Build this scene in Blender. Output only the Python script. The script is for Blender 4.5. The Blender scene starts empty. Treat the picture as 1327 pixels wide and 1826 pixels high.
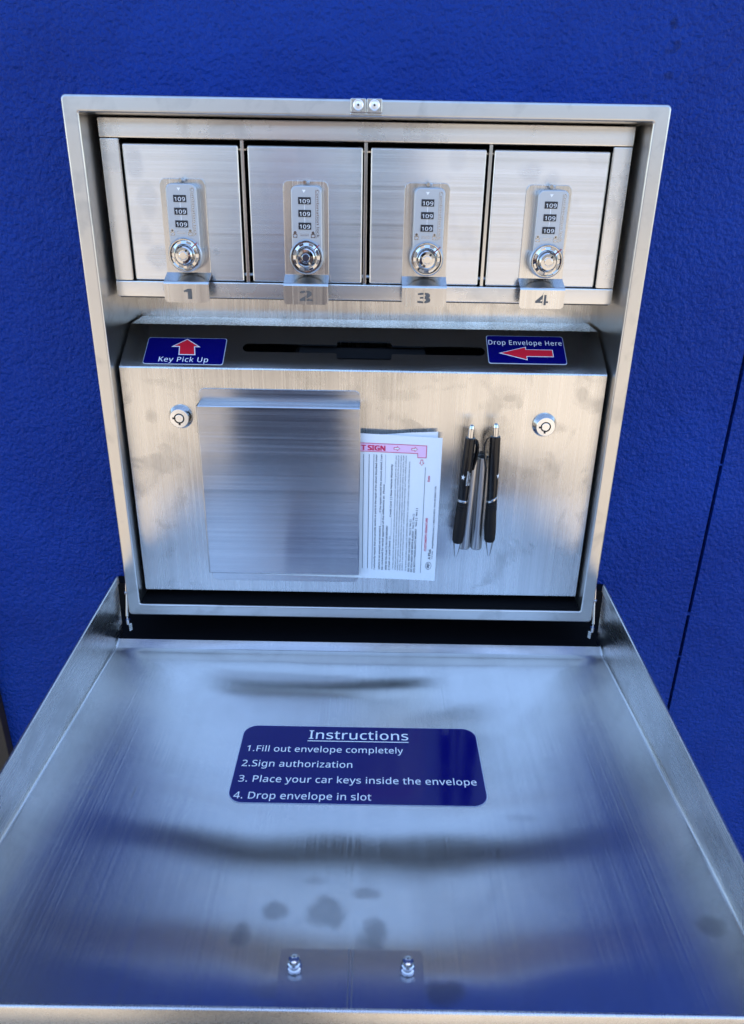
import bpy, bmesh, math, random
from mathutils import Matrix, Vector
random.seed(7)
scene = bpy.context.scene
COL = scene.collection

# ------------------------------------------------------------------ camera
cam_d = bpy.data.cameras.new("camera")
cam = bpy.data.objects.new("camera", cam_d)
COL.objects.link(cam)
_r = Vector((0.99985, 0.0057086, 0.0163592))
_d = Vector((0.0172651, -0.4077753, -0.9129191))
_f = Vector((0.0014594, 0.9130645, -0.4078126))
cam.matrix_world = Matrix(((_r.x, -_d.x, -_f.x, 0.00955), (_r.y, -_d.y, -_f.y, -0.70058),
                           (_r.z, -_d.z, -_f.z, 0.43972), (0, 0, 0, 1)))
cam_d.sensor_fit = 'VERTICAL'
cam_d.sensor_height = 24.0
cam_d.lens = 1350 / 1826 * 24.0
cam_d.clip_start = 0.01
cam_d.clip_end = 500
cam_d.dof.use_dof = True
cam_d.dof.focus_distance = 0.78
cam_d.dof.aperture_fstop = 6.5
scene.camera = cam

# ------------------------------------------------------------------ light
SUN_EL, SUN_ROT = math.radians(65), math.radians(20)      # behind the wall: the front of the box is in open shade
world = bpy.data.worlds.new("World")
scene.world = world
world.use_nodes = True
wn = world.node_tree.nodes
sky = wn.new('ShaderNodeTexSky')
sky.sky_type = 'NISHITA'
sky.sun_disc = False
sky.sun_elevation = SUN_EL
sky.sun_rotation = SUN_ROT
sky.dust_density = 0.4
sky.ozone_density = 2.5
bg = wn['Background']
bg.inputs[1].default_value = 0.15
world.node_tree.links.new(sky.outputs[0], bg.inputs[0])
sun_d = bpy.data.lights.new("sun", 'SUN')
sun_d.energy = 2.4
sun_d.angle = math.radians(0.5)
sun_d.color = (1.0, 0.95, 0.87)
sun = bpy.data.objects.new("sun", sun_d)
COL.objects.link(sun)
sdir = Vector((math.sin(SUN_ROT) * math.cos(SUN_EL), math.cos(SUN_ROT) * math.cos(SUN_EL), math.sin(SUN_EL)))
sun.rotation_euler = sdir.to_track_quat('Z', 'Y').to_euler()
sun.location = (0, 5, 8)

scene.view_settings.view_transform = 'Standard'
scene.view_settings.look = 'None'
scene.view_settings.gamma = 1
scene.view_settings.use_curve_mapping = False
scene.view_settings.exposure = 2.2
scene.render.engine = 'CYCLES'
scene.cycles.max_bounces = 10
scene.cycles.glossy_bounces = 8
scene.cycles.caustics_reflective = True

GROUND = -1.15
WALL_Y = 0.075

# ------------------------------------------------------------------ materials
class NT:
    def __init__(s, name):
        s.m = bpy.data.materials.new(name)
        s.m.use_nodes = True
        s.t = s.m.node_tree
        s.b = s.t.nodes['Principled BSDF']
    def n(s, typ, **kw):
        x = s.t.nodes.new(typ)
        for k, v in kw.items():
            setattr(x, k, v)
        return x
    def l(s, a, b):
        s.t.links.new(a, b)
    def math(s, op, a, b=None, clamp=False):
        x = s.n('ShaderNodeMath', operation=op, use_clamp=clamp)
        for i, v in enumerate((a, b)):
            if v is None: continue
            if isinstance(v, (int, float)): x.inputs[i].default_value = v
            else: s.l(v, x.inputs[i])
        return x.outputs[0]
    def pos(s, scale, loc=(0, 0, 0), rot=(0, 0, 0)):
        g = s.n('ShaderNodeNewGeometry')
        mp = s.n('ShaderNodeMapping')
        mp.inputs['Scale'].default_value = scale
        mp.inputs['Location'].default_value = loc
        mp.inputs['Rotation'].default_value = rot
        s.l(g.outputs['Position'], mp.inputs['Vector'])
        return mp.outputs[0]
    def noise(s, vec, scale=1.0, detail=2.0, rough=0.5, dist=0.0):
        x = s.n('ShaderNodeTexNoise')
        x.inputs['Scale'].default_value = scale
        x.inputs['Detail'].default_value = detail
        x.inputs['Roughness'].default_value = rough
        x.inputs['Distortion'].default_value = dist
        s.l(vec, x.inputs['Vector'])
        return x.outputs['Fac']
    def ramp(s, fac, lo, hi, a=0.0, b=1.0):
        x = s.n('ShaderNodeMapRange', clamp=True)
        x.inputs['From Min'].default_value = lo
        x.inputs['From Max'].default_value = hi
        x.inputs['To Min'].default_value = a
        x.inputs['To Max'].default_value = b
        s.l(fac, x.inputs['Value'])
        return x.outputs[0]
    def mix(s, fac, a, b):
        x = s.n('ShaderNodeMix', data_type='RGBA')
        for sock, v in ((x.inputs[0], fac), (x.inputs[6], a), (x.inputs[7], b)):
            if isinstance(v, (int, float)): sock.default_value = v
            elif isinstance(v, tuple): sock.default_value = (*v, 1)
            else: s.l(v, sock)
        return x.outputs[2]
    def bump(s, h, strength, dist, prev=None):
        x = s.n('ShaderNodeBump')
        x.inputs['Strength'].default_value = strength
        x.inputs['Distance'].default_value = dist
        s.l(h, x.inputs['Height'])
        if prev is not None: s.l(prev, x.inputs['Normal'])
        return x.outputs[0]
    def spots(s, ells, ix, iy, warp=0.6, wscale=70.0):
        """mask of soft-edged irregular marks; ells = (a, b, ra, rb, strength) in metres"""
        g = s.n('ShaderNodeNewGeometry')
        sp = s.n('ShaderNodeSeparateXYZ')
        s.l(g.outputs['Position'], sp.inputs[0])
        nz = s.noise(g.outputs['Position'], wscale, 4, 0.6)
        wob = s.math('MULTIPLY', s.math('SUBTRACT', nz, 0.5), warp * 4)
        acc = None
        for (a, b, ra, rb, st) in ells:
            dx = s.math('DIVIDE', s.math('SUBTRACT', sp.outputs[ix], a), ra)
            dy = s.math('DIVIDE', s.math('SUBTRACT', sp.outputs[iy], b), rb)
            r2 = s.math('ADD', s.math('MULTIPLY', dx, dx), s.math('MULTIPLY', dy, dy))
            v = s.ramp(s.math('ADD', r2, wob), 0.35, 1.35, st, 0.0)
            acc = v if acc is None else s.math('MAXIMUM', acc, v)
        return acc


def plain(name, col, rough=0.5, metal=0.0, spec=0.5, coat=0.0):
    k = NT(name)
    k.b.inputs['Base Color'].default_value = (*col, 1)
    k.b.inputs['Roughness'].default_value = rough
    k.b.inputs['Metallic'].default_value = metal
    k.b.inputs['Specular IOR Level'].default_value = spec
    k.b.inputs['Coat Weight'].default_value = coat
    k.b.inputs['Coat Roughness'].default_value = 0.05
    return k.m


def steel(name, axis, rough=0.24, aniso=0.7, col=(0.66, 0.65, 0.635), smudge=0.5, streak=1.0, seed=0.0, ells=None, eax=(0, 1), blotch=22, groove=0.0, flat=None):
    """brushed stainless steel; axis = world direction of the brush lines"""
    k = NT(name)
    A = {'X': 0, 'Y': 1, 'Z': 2}[axis]
    fine = [1500.0] * 3; fine[A] = 5.0
    coarse = [330.0] * 3; coarse[A] = 1.6
    broad = [70.0] * 3; broad[A] = 0.8
    if flat:              # direction the sheet faces: the grain does not vary along it
        F = {'X': 0, 'Y': 1, 'Z': 2}[flat]
        fine[F] = coarse[F] = broad[F] = 0.5
    off = (seed * 1.7, seed * 0.9, seed * 2.3)
    n1 = k.noise(k.pos(fine, off), 1, 2, 0.6)
    n2 = k.noise(k.pos(coarse, off), 1, 3, 0.65)
    n4 = k.noise(k.pos(broad, off), 1, 2, 0.5)
    n3 = k.noise(k.pos((blotch,) * 3, off), 1, 4, 0.55, 0.6)
    n5 = k.noise(k.pos((blotch * 3.0,) * 3, off), 1, 3, 0.5, 0.6)
    sm = k.ramp(n3, 0.53, 0.64, 0, smudge)
    sm = k.math('MULTIPLY', sm, k.ramp(n5, 0.3, 0.65, 0.45, 1.0))
    if ells:
        sm = k.math('MAXIMUM', sm, k.spots(ells, *eax))
    st = k.math('ADD', k.math('MULTIPLY', n1, 0.45), k.math('MULTIPLY', n2, 0.55))
    tone = k.ramp(st, 0.32, 0.68, 1 - 0.17 * streak, 1 + 0.13 * streak)
    tone = k.math('MULTIPLY', tone, k.ramp(n4, 0.3, 0.7, 1 - 0.045 * min(1, streak + .2), 1 + 0.045 * min(1, streak + .2)))
    tone = k.math('MULTIPLY', tone, k.math('SUBTRACT', 1.0, k.math('MULTIPLY', sm, 0.32)))
    hs = k.n('ShaderNodeVectorMath', operation='SCALE')
    hs.inputs[0].default_value = col
    k.l(tone, hs.inputs['Scale'])
    k.l(hs.outputs[0], k.b.inputs['Base Color'])
    k.b.inputs['Metallic'].default_value = 1.0
    rr = k.math('ADD', k.ramp(st, 0.3, 0.7, rough * (1 - 0.18 * streak), rough * (1 + 0.22 * streak)), k.math('MULTIPLY', sm, 0.07))
    k.l(rr, k.b.inputs['Roughness'])
    if aniso > 0:
        k.b.inputs['Anisotropic'].default_value = aniso
        tv = {'X': (0, 0, 1), 'Y': (1, 0, 0), 'Z': (1, 0, 0)}[axis]
        cx = k.n('ShaderNodeCombineXYZ')
        for i in range(3): cx.inputs[i].default_value = tv[i]
        k.l(cx.outputs[0], k.b.inputs['Tangent'])
    wav = k.noise(k.pos((9, 9, 9), off), 1, 1, 0.5)
    nb = k.bump(wav, 0.10, 0.010)
    nb = k.bump(st, 0.10 * streak, 0.00025, nb)
    if groove > 0:        # the grain itself: hair-fine grooves that fan reflections out sideways
        gv = [7000.0] * 3; gv[A] = 1.0
        if flat: gv[F] = 0.5
        nb = k.bump(k.noise(k.pos(gv, off), 1, 1, 0.5), 1.0, groove, nb)
    k.l(nb, k.b.inputs['Normal'])
    return k.m


M = {}
M['steel_frame'] = steel('frame_satin_steel', 'X', 0.30, 0.0, col=(.545, .53, .505), smudge=0.5, streak=0.0, seed=1, blotch=34)
M['steel_panel'] = steel('panel_brushed_steel', 'Z', 0.25, 0.92, smudge=0.6, seed=2,
    ells=[(-.207, .2195, .007, .0075, .5), (.142, .243, .007, .004, .6), (.152, .238, .004, .005, .4), (.212, .247, .006, .009, .55),
          (.02, .252, .012, .012, .35), (.035, .244, .02, .006, .3)], eax=(0, 2))
M['steel_door'] = steel('door_brushed_steel', 'X', 0.225, 0.92, smudge=0.25, streak=0.65, seed=3, blotch=30,
    ells=[(-.204, .444, .008, .014, .5), (-.196, .415, .009, .016, .4), (-.2, .385, .006, .01, .35), (-.19, .366, .012, .012, .5),
          (-.137, .372, .004, .0045, .7), (.145, .444, .011, .009, .45), (.165, .438, .008, .007, .35), (.08, .452, .008, .009, .3)], eax=(0, 2))
M['steel_bevel'] = steel('bevel_brushed_steel', 'Z', 0.25, 0.92, smudge=0.12, streak=0.35, seed=9, blotch=30)
M['steel_bar'] = steel('locker_bar_steel', 'X', 0.26, 0.5, smudge=0.6, streak=0.25, seed=4, blotch=26)
M['steel_pocket'] = steel('pocket_brushed_steel', 'X', 0.19, 0.95, smudge=0.15, streak=1.25, seed=5, col=(.56, .56, .57))
M['steel_tab'] = steel('tab_brushed_steel', 'Z', 0.24, 0.6, smudge=0.2, streak=1.0, seed=6)
M['steel_lid'] = steel('lid_brushed_steel', 'Y', 0.165, 0.98, col=(.72, .715, .705), smudge=0.25, streak=0.2, seed=7, blotch=14, groove=0.00005, flat='Z',
    ells=[(-.050, -.346, .0090, .0085, .9), (-.015, -.347, .0130, .013, .95), (.0155, -.366, .0100, .0135, 1.0), (-.0705, -.365, .007, .009, 1.0),
          (.24, -.353, .010, .008, 1.0), (.0116, -.332, .010, .005, .8), (.0598, -.402, .013, .008, 1.2), (-.026, -.322, .009, .004, .4),
          (-.045, -.402, .012, .006, .6), (.262, -.375, .01, .01, .6), (-.1765, -.240, .0014, .008, .8), (-.213, -.235, .006, .0012, .7), (-.205, -.19, .0011, .012, .6),
          (.215, -.245, .0011, .014, .6), (.2, -.205, .0012, .01, .5), (.13, -.26, .012, .004, .3), (-.09, -.13, .010, .006, .25)], eax=(0, 1))
M['steel_lid_side'] = steel('lid_side_steel', 'Y', 0.27, 0.5, smudge=0.4, streak=0.5, seed=8)
M['steel_satin'] = plain('lock_cast_silver', (0.46, 0.485, 0.51), 0.42, 0.75)
M['steel_ledge'] = plain('ledge_polished_steel', (0.55, 0.55, 0.55), 0.18, 1.0)
M['chrome'] = plain('chrome', (0.54, 0.53, 0.52), 0.07, 1.0)
M['chrome_white'] = plain('nickel_face', (0.86, 0.84, 0.80), 0.33, 1.0)
M['gun'] = plain('tube_grey_steel', (0.42, 0.42, 0.42), 0.30, 1.0)
M['dark'] = plain('black_void_paint', (0.004, 0.004, 0.005), 0.8, 0, 0.08)  # matt black of hidden insides; also stands in for shade at the hinge
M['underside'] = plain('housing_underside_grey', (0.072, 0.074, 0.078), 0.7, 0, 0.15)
M['keyway'] = plain('keyway_black', (0.004, 0.004, 0.004), 0.5)
M['blk'] = plain('pen_black_gloss', (0.004, 0.004, 0.005), 0.18, 0, 0.35)
M['rub'] = plain('pen_black_rubber', (0.005, 0.005, 0.006), 0.5, 0, 0.22)
M['white'] = plain('white_print', (0.80, 0.82, 0.84), 0.4)
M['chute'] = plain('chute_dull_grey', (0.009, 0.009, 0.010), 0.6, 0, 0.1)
M['wheel'] = plain('digit_wheel_black', (0.008, 0.009, 0.014), 0.4)
M['red'] = plain('red_print', (0.62, 0.012, 0.03), 0.35)
M['redmark'] = plain('red_paint_mark', (0.30, 0.03, 0.03), 0.4)
M['stencil'] = plain('stencil_recess', (0.11, 0.105, 0.10), 0.6, 0.3)
M['ink'] = plain('ink_grey', (0.045, 0.06, 0.085), 0.7)
M['inkred'] = plain('ink_red', (0.60, 0.02, 0.09), 0.7)
M['pink'] = plain('pink_print', (0.78, 0.50, 0.70), 0.7)

k = NT('sticker_blue_vinyl')
nz = k.noise(k.pos((420, 420, 420)), 1, 2, 0.5)
k.l(k.bump(nz, 0.05, 0.0006), k.b.inputs['Normal'])
k.b.inputs['Base Color'].default_value = (0.0018, 0.002, 0.098, 1)
k.b.inputs['Roughness'].default_value = 0.09
k.b.inputs['Specular IOR Level'].default_value = 0.28
M['vinyl'] = k.m
M['vinyl_edge'] = plain('sticker_clear_edge', (0.45, 0.5, 0.6), 0.3)

k = NT('envelope_paper')
nz = k.noise(k.pos((900, 900, 900)), 1, 3, 0.6)
k.l(k.mix(nz, (0.70, 0.73, 0.75), (0.76, 0.79, 0.81)), k.b.inputs['Base Color'])
k.b.inputs['Roughness'].default_value = 0.75
M['paper'] = k.m


M['strike'] = steel('strike_film', 'Y', 0.18, 0.9, col=(.54, .54, .59), smudge=0.2, streak=0.15, seed=12, groove=0.00004, flat='Z')

# stucco-textured blue wall paint
k = NT('wall_blue_paint')
p1 = k.pos((1, 1, 1))
a = k.noise(p1, 250, 3, 0.55, 0.2)
b = k.noise(p1, 85, 2, 0.5)
v = k.n('ShaderNodeTexVoronoi', feature='SMOOTH_F1')
v.inputs['Scale'].default_value = 150
v.inputs['Smoothness'].default_value = 0.6
k.l(p1, v.inputs['Vector'])
h = k.math('ADD', k.math('MULTIPLY', a, 0.75), k.math('MULTIPLY', b, 0.5))
h = k.math('ADD', h, k.math('MULTIPLY', v.outputs['Distance'], -0.10))
lev = k.ramp(k.noise(p1, 6, 5, 0.6), 0.33, 0.67)
k.l(k.bump(h, 0.8, 0.0065), k.b.inputs['Normal'])
st = k.spots([(.2657, .5633, .0035, .0045, .9), (.2715, .5474, .004, .0035, .8), (.266, .5423, .0065, .002, .7), (.2677, .5238, .005, .0028, .8),
              (.2495, .5073, .002, .0028, .5), (.2394, .5071, .0015, .0026, .4), (.262, .5075, .003, .002, .3)], 0, 2, 0.3, 240)
lo = k.mix(lev, (0.0021, 0.0205, 0.172), (0.0036, 0.0310, 0.232))
k.l(k.mix(k.math('MULTIPLY', st, 0.6), lo, (0.001, 0.005, 0.035)), k.b.inputs['Base Color'])
k.l(k.ramp(a, 0.3, 0.7, 0.22, 0.38), k.b.inputs['Roughness'])
k.b.inputs['Specular IOR Level'].default_value = 0.12
M['wall'] = k.m
M['groove'] = plain('caulk_dark', (0.004, 0.006, 0.03), 0.7)
M['brown'] = plain('door_brown_paint', (0.022, 0.016, 0.012), 0.45)

k = NT('ground_concrete')
g1 = k.noise(k.pos((3, 3, 3)), 1, 6, 0.6)
g2 = k.noise(k.pos((0.12, 0.12, 0.12)), 1, 3, 0.5)
k.l(k.mix(k.ramp(k.math('ADD', k.math('MULTIPLY', g1, .5), k.math('MULTIPLY', g2, .5)), .3, .7), (0.31, 0.245, 0.165), (0.40, 0.32, 0.225)), k.b.inputs['Base Color'])
k.l(k.bump(g1, 0.3, 0.01), k.b.inputs['Normal'])
k.b.inputs['Roughness'].default_value = 0.85
M['ground'] = k.m

# ------------------------------------------------------------------ mesh helpers
FRONT = Matrix(((1, 0, 0, 0), (0, 0, -1, 0), (0, 1, 0, 0), (0, 0, 0, 1)))   # (u, v, w) -> x, z, out of the wall


def T(x, y, z):
    return Matrix.Translation((x, y, z))


def front(x, y, z):
    return T(x, y, z) @ FRONT


class MB:
    def __init__(s):
        s.v, s.f, s.mi, s.sm, s.mats = [], [], [], [], []
    def mid(s, m):
        if m not in s.mats: s.mats.append(m)
        return s.mats.index(m)
    def add(s, vs, fs, mat, mtx=None, smooth=False):
        o = len(s.v)
        mtx = mtx or Matrix()
        flip = mtx.to_3x3().determinant() < 0
        s.v += [tuple(mtx @ Vector(p)) for p in vs]
        i = s.mid(mat)
        for f in fs:
            f = [o + q for q in f]
            s.f.append(f[::-1] if flip else f)
            s.mi.append(i)
            s.sm.append(smooth)
        return s
    def box(s, x0, x1, y0, y1, z0, z1, mat, mtx=None, bev=0.0, seg=2):
        bm = bmesh.new()
        bmesh.ops.create_cube(bm, size=1)
        for q in bm.verts:
            q.co = ((x0 + x1) / 2 + q.co.x * (x1 - x0), (y0 + y1) / 2 + q.co.y * (y1 - y0), (z0 + z1) / 2 + q.co.z * (z1 - z0))
        if bev > 0:
            bmesh.ops.bevel(bm, geom=bm.edges[:], offset=bev, segments=seg, affect='EDGES', profile=0.5)
        bm.verts.index_update()
        s.add([tuple(q.co) for q in bm.verts], [[q.index for q in f.verts] for f in bm.faces], mat, mtx, False)
        bm.free()
        return s
    def lathe(s, prof, mat, mtx=None, n=32, smooth=True):
        """prof = [(r, w)...] around local w axis (z)"""
        vs, fs = [], []
        for (r, w) in prof:
            for i in range(n):
                t = 2 * math.pi * i / n
                vs.append((r * math.cos(t), r * math.sin(t), w))
        for j in range(len(prof) - 1):
            for i in range(n):
                k2 = (i + 1) % n
                fs.append([j * n + i, j * n + k2, (j + 1) * n + k2, (j + 1) * n + i])
        if prof[0][0] > 1e-9: fs.append([i for i in range(n)][::-1])
        if prof[-1][0] > 1e-9: fs.append([(len(prof) - 1) * n + i for i in range(n)])
        return s.add(vs, fs, mat, mtx, smooth)
    def cyl(s, p0, p1, r, mat, n=20, r1=None, mtx=None):
        p0, p1 = Vector(p0), Vector(p1)
        d = p1 - p0
        q = d.to_track_quat('Z', 'Y').to_matrix().to_4x4()
        mm = T(*p0) @ q
        if mtx: mm = mtx @ mm
        return s.lathe([(r, 0), (r if r1 is None else r1, d.length)], mat, mm, n)
    def build(s, name, parent=None, loc=None, sharp=35, wn=True):
        me = bpy.data.meshes.new(name)
        me.from_pydata(s.v, [], s.f)
        for m in s.mats: me.materials.append(m)
        me.polygons.foreach_set('material_index', s.mi)
        me.polygons.foreach_set('use_smooth', [True] * len(s.f))
        me.update()
        bm = bmesh.new(); bm.from_mesh(me)
        for f, q in zip(bm.faces, s.sm): f.smooth = True
        for e in bm.edges:
            if len(e.link_faces) == 2 and e.calc_face_angle(0) > math.radians(sharp): e.smooth = False
        bm.to_mesh(me); bm.free()
        o = bpy.data.objects.new(name, me)
        COL.objects.link(o)
        if wn:
            md = o.modifiers.new('normals', 'WEIGHTED_NORMAL'); md.keep_sharp = True; md.weight = 90
        if parent: o.parent = parent
        if loc: o.location = loc
        return o


def curve_mesh(cu):
    o = bpy.data.objects.new('tmp', cu)
    COL.objects.link(o)
    dg = bpy.context.evaluated_depsgraph_get()
    ev = o.evaluated_get(dg)
    me = ev.to_mesh()
    vs = [tuple(v.co) for v in me.vertices]
    fs = [list(p.vertices) for p in me.polygons]
    ev.to_mesh_clear()
    bpy.data.objects.remove(o)
    bpy.data.curves.remove(cu)
    return vs, fs


def plate(loops, depth, bev=0.0, res=2):
    """flat plate from closed 2D loops (first outer, others holes), from w=-depth to w=0, with rounded edges"""
    cu = bpy.data.curves.new('tmpc', 'CURVE')
    cu.dimensions = '2D'
    cu.fill_mode = 'BOTH'
    for lp in loops:
        sp = cu.splines.new('POLY')
        sp.points.add(len(lp) - 1)
        for p, q in zip(sp.points, lp): p.co = (q[0], q[1], 0, 1)
        sp.use_cyclic_u = True
    cu.extrude = max(depth / 2 - bev, 0)
    cu.bevel_depth = bev
    cu.bevel_resolution = res
    cu.offset = -bev
    vs, fs = curve_mesh(cu)
    return [(x, y, z - depth / 2) for x, y, z in vs], fs


def rrect(x0, x1, z0, z1, r=0.0, n=5, rs=None):
    """rounded rectangle, rs = radii (bl, br, tr, tl)"""
    rs = rs or (r,) * 4
    out = []
    for (cx, cy, a0, rr) in ((x0, z0, 180, rs[0]), (x1, z0, 270, rs[1]), (x1, z1, 0, rs[2]), (x0, z1, 90, rs[3])):
        sx = 1 if cx == x0 else -1
        sy = 1 if cy == z0 else -1
        if rr <= 0:
            out.append((cx, cy)); continue
        for i in range(n + 1):
            t = math.radians(a0 + 90 * i / n)
            out.append((cx + sx * rr + rr * math.cos(t), cy + sy * rr + rr * math.sin(t)))
    return out


FONT = None
try:
    FONT = bpy.data.fonts.load(bpy.utils.resource_path('LOCAL') + '/datafiles/fonts/NotoSansHebrew-Regular.woff2')   # a plain sans that ships inside Blender
except Exception:
    FONT = None


def text(body, size=1.0, w=None, h=None, bold=0.0, align='LEFT', depth=0.0, spacing=1.0):
    cu = bpy.data.curves.new('tmpt', 'FONT')
    cu.body = body
    if FONT: cu.font = FONT
    cu.size = size
    cu.align_x = align
    cu.extrude = depth
    cu.space_character = spacing
    cu.resolution_u = 3
    vs, fs = curve_mesh(cu)
    if not vs: return vs, fs
    if bold > 0:          # heavier strokes: the letters laid over themselves, a hair apart
        V, F = [], []
        for q, (dx, dy) in enumerate(((-1, -1), (1, -1), (-1, 1), (1, 1))):
            o = len(V)
            V += [(p[0] + dx * bold, p[1] + dy * bold * .6 + bold * .6, p[2] + q * 2e-5) for p in vs]
            F += [[o + i for i in f] for f in fs]
        vs, fs = V, F
    xs = [p[0] for p in vs]
    if w:
        sc = w / (max(xs) - min(xs))
        x0 = min(xs)
        vs = [((p[0] - x0) * sc, p[1], p[2]) for p in vs]
    if h:
        vs = [(p[0], p[1] * h, p[2]) for p in vs]
    return vs, fs


def words(mb, body, mtx, width, cap, mat, bold=0.0, spacing=1.0, depth=0.0):
    """text starting at the matrix origin, given overall width and cap height (metres)"""
    vs, fs = text(body, 1.0, None, None, bold, 'LEFT', 0, spacing)
    if not vs: return
    x0 = min(p[0] for p in vs); x1 = max(p[0] for p in vs)
    sx = width / (x1 - x0); sy = cap / 0.70
    mb.add([((p[0] - x0) * sx, p[1] * sy, p[2]) for p in vs], fs, mat, mtx)


def empty(name, label, cat, loc=(0, 0, 0), group=None):
    o = bpy.data.objects.new(name, None)
    o.empty_display_size = 0.05
    COL.objects.link(o)
    o.location = loc
    tag(o, label, cat, group)
    return o


def tag(o, label, cat, group=None):
    o['label'] = label
    o['category'] = cat
    if group: o['group'] = group


# ------------------------------------------------------------------ the setting
gb = MB()
gb.add([(-150, -200, 0), (150, -200, 0), (150, 60, 0), (-150, 60, 0)], [[0, 1, 2, 3]], M['ground'])
ground = gb.build('ground', loc=(0, 0, GROUND))
ground['kind'] = 'structure'

# wall: a slab with the opening the box sits in, a panel joint at x = 0.39 and its end at the brown door
SEAM0, SEAM1, WEND = .3882, .3921, -.453
wall = MB()
xs = [WEND, -.2485, .2485, SEAM0, SEAM1, 6.0]
zs = [GROUND, .0015, .4938, 2.3]
TH = .22
for i in range(5):
    for j in range(3):
        if i == 1 and j == 1: continue
        yy = WALL_Y + (.014 if i == 3 else 0)
        wall.add([(xs[i], yy, zs[j]), (xs[i + 1], yy, zs[j]), (xs[i + 1], yy, zs[j + 1]), (xs[i], yy, zs[j + 1])], [[0, 1, 2, 3]], M['groove'] if i == 3 else M['wall'])
for x, sgn in ((SEAM0, 1), (SEAM1, -1)):
    wall.add([(x, WALL_Y, GROUND), (x, WALL_Y + .014, GROUND), (x, WALL_Y + .014, 2.3), (x, WALL_Y, 2.3)], [[0, 1, 2, 3][::sgn]], M['wall'])
# lintel above the door and wall beyond it
wall.box(-5.0, -1.55, WALL_Y, WALL_Y + TH, GROUND, 2.3, M['wall'])
wall.box(-1.55, WEND, WALL_Y, WALL_Y + TH, 1.05, 2.3, M['wall'])
wall.box(WEND, 6.0, WALL_Y + .09, WALL_Y + TH, .5, 2.3, M['wall'])
wall.box(WEND, 6.0, WALL_Y + .09, WALL_Y + TH, GROUND, -.01, M['wall'])
wall.box(WEND, -.27, WALL_Y + .0905, WALL_Y + TH, -.01, .5, M['wall'])
wall.box(.27, 6.0, WALL_Y + .0905, WALL_Y + TH, -.01, .5, M['wall'])
wall.add([(WEND, WALL_Y, GROUND), (WEND, WALL_Y + .1, GROUND), (WEND, WALL_Y + .1, 1.05), (WEND, WALL_Y, 1.05)], [[3, 2, 1, 0]], M['wall'])
wall.add([(-5, WALL_Y, 2.3), (6, WALL_Y, 2.3), (6, WALL_Y + TH, 2.3), (-5, WALL_Y + TH, 2.3)], [[0, 1, 2, 3]], M['wall'])
# paint bridging the joint here and there
for z, hh in ((.155, .0025), (-.035, .004), (-.095, .002), (.31, .01)):
    wall.box(SEAM0 - .0005, SEAM1 + .0005, WALL_Y + .0006, WALL_Y + .004, z, z + hh, M['wall'], bev=.0007)
wo = wall.build('wall')
tag(wo, 'rough textured bright blue painted wall behind the steel box', 'wall')

bl = empty('building', 'long pale grey low building standing across the lot', 'building', (0, -30, GROUND))  # added out of view to cut the bright horizon in the steel's reflections
q = MB()
q.box(-45, 45, -6, 0, 0, 6.7, plain('building_pale_render', (0.185, 0.175, 0.16), 0.8))
q.build('building_wall', bl)
q = MB()
q.box(-45.3, 45.3, -6.3, .3, 6.7, 7.1, plain('roof_grey', (0.16, 0.16, 0.165), 0.8))
q.build('roof', bl)
for i in range(-9, 10):
    q = MB()
    q.box(i * 4.6 - 1.1, i * 4.6 + 1.1, .004, .06, .9, 3.3, plain('window_dark_glass', (0.03, 0.035, 0.04), 0.1) if i == -9 else bpy.data.materials['window_dark_glass'])
    q.build('window', bl)

dr = empty('door', 'dark brown door at the far left end of the blue wall', 'door', (-1.0, WALL_Y, GROUND))
d = MB()
d.box(-.53, -.4535, WALL_Y - .012, WALL_Y + .12, GROUND, 1.047, M['brown'], bev=.002)
d.box(-1.547, -1.47, WALL_Y - .012, WALL_Y + .12, GROUND, 1.047, M['brown'], bev=.002)
d.box(-1.469, -.531, WALL_Y - .012, WALL_Y + .12, .97, 1.047, M['brown'], bev=.002)
o = d.build('door_frame'); o.parent = dr; o.matrix_parent_inverse = Matrix.Translation((1.0, -WALL_Y, -GROUND))
d = MB()
d.box(-1.467, -.533, WALL_Y + .02, WALL_Y + .065, GROUND + .008, .967, M['brown'], bev=.002)
o = d.build('door_leaf'); o.parent = dr; o.matrix_parent_inverse = Matrix.Translation((1.0, -WALL_Y, -GROUND))

# ------------------------------------------------------------------ the steel box
box = empty('key_drop_box', 'open stainless steel key drop box with four numbered lockers on the blue wall', 'drop box', (0, 0, 0))
H = .4953

fr = MB()
vs, fs = plate([rrect(-.25, .25, 0, H, .004), rrect(-.2365, .2365, .0135, .4822, .0012, 3)], .112, .0018, 3)
fr.add(vs, fs, M['steel_frame'], front(0, 0, 0))
fr.build('outer_frame', box)

bk = MB()
bk.box(-.2365, .2365, .1085, .114, .0135, .4822, M['steel_panel'])
bk.build('back_plate', box)
gk = MB()
gk.box(-.2362, .2362, .0025, .108, .0137, .0152, M['dark'])
gk.build('bottom_gasket', box)

# two small square catches at the top centre of the frame
for cx in (-.0064, .0068):
    c = MB()
    vs, fs = plate([rrect(-.0062, .0062, -.0051, .0051, .0006, 3)], .006, .0005, 2)
    c.add(vs, fs, M['steel_ledge'], front(cx, -.0045, .4904))
    c.lathe([(.0042, -.0002), (.0042, .0003), (.0037, .0007), (.0030, .0003), (.0028, .0002), (.0026, .0007), (.0009, .0009)], M['chrome_white'], front(cx, -.0045, .4906), 24)
    c.lathe([(.0009, .0), (.0009, .00095)], M['keyway'], front(cx, -.0045, .4906), 12)
    c.build('catch', box)
c = MB()
c.box(-.0132, .0136, -.0008, .002, .4832, .4850, M['steel_ledge'], bev=.0003)
c.build('catch_lip', box)

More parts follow.
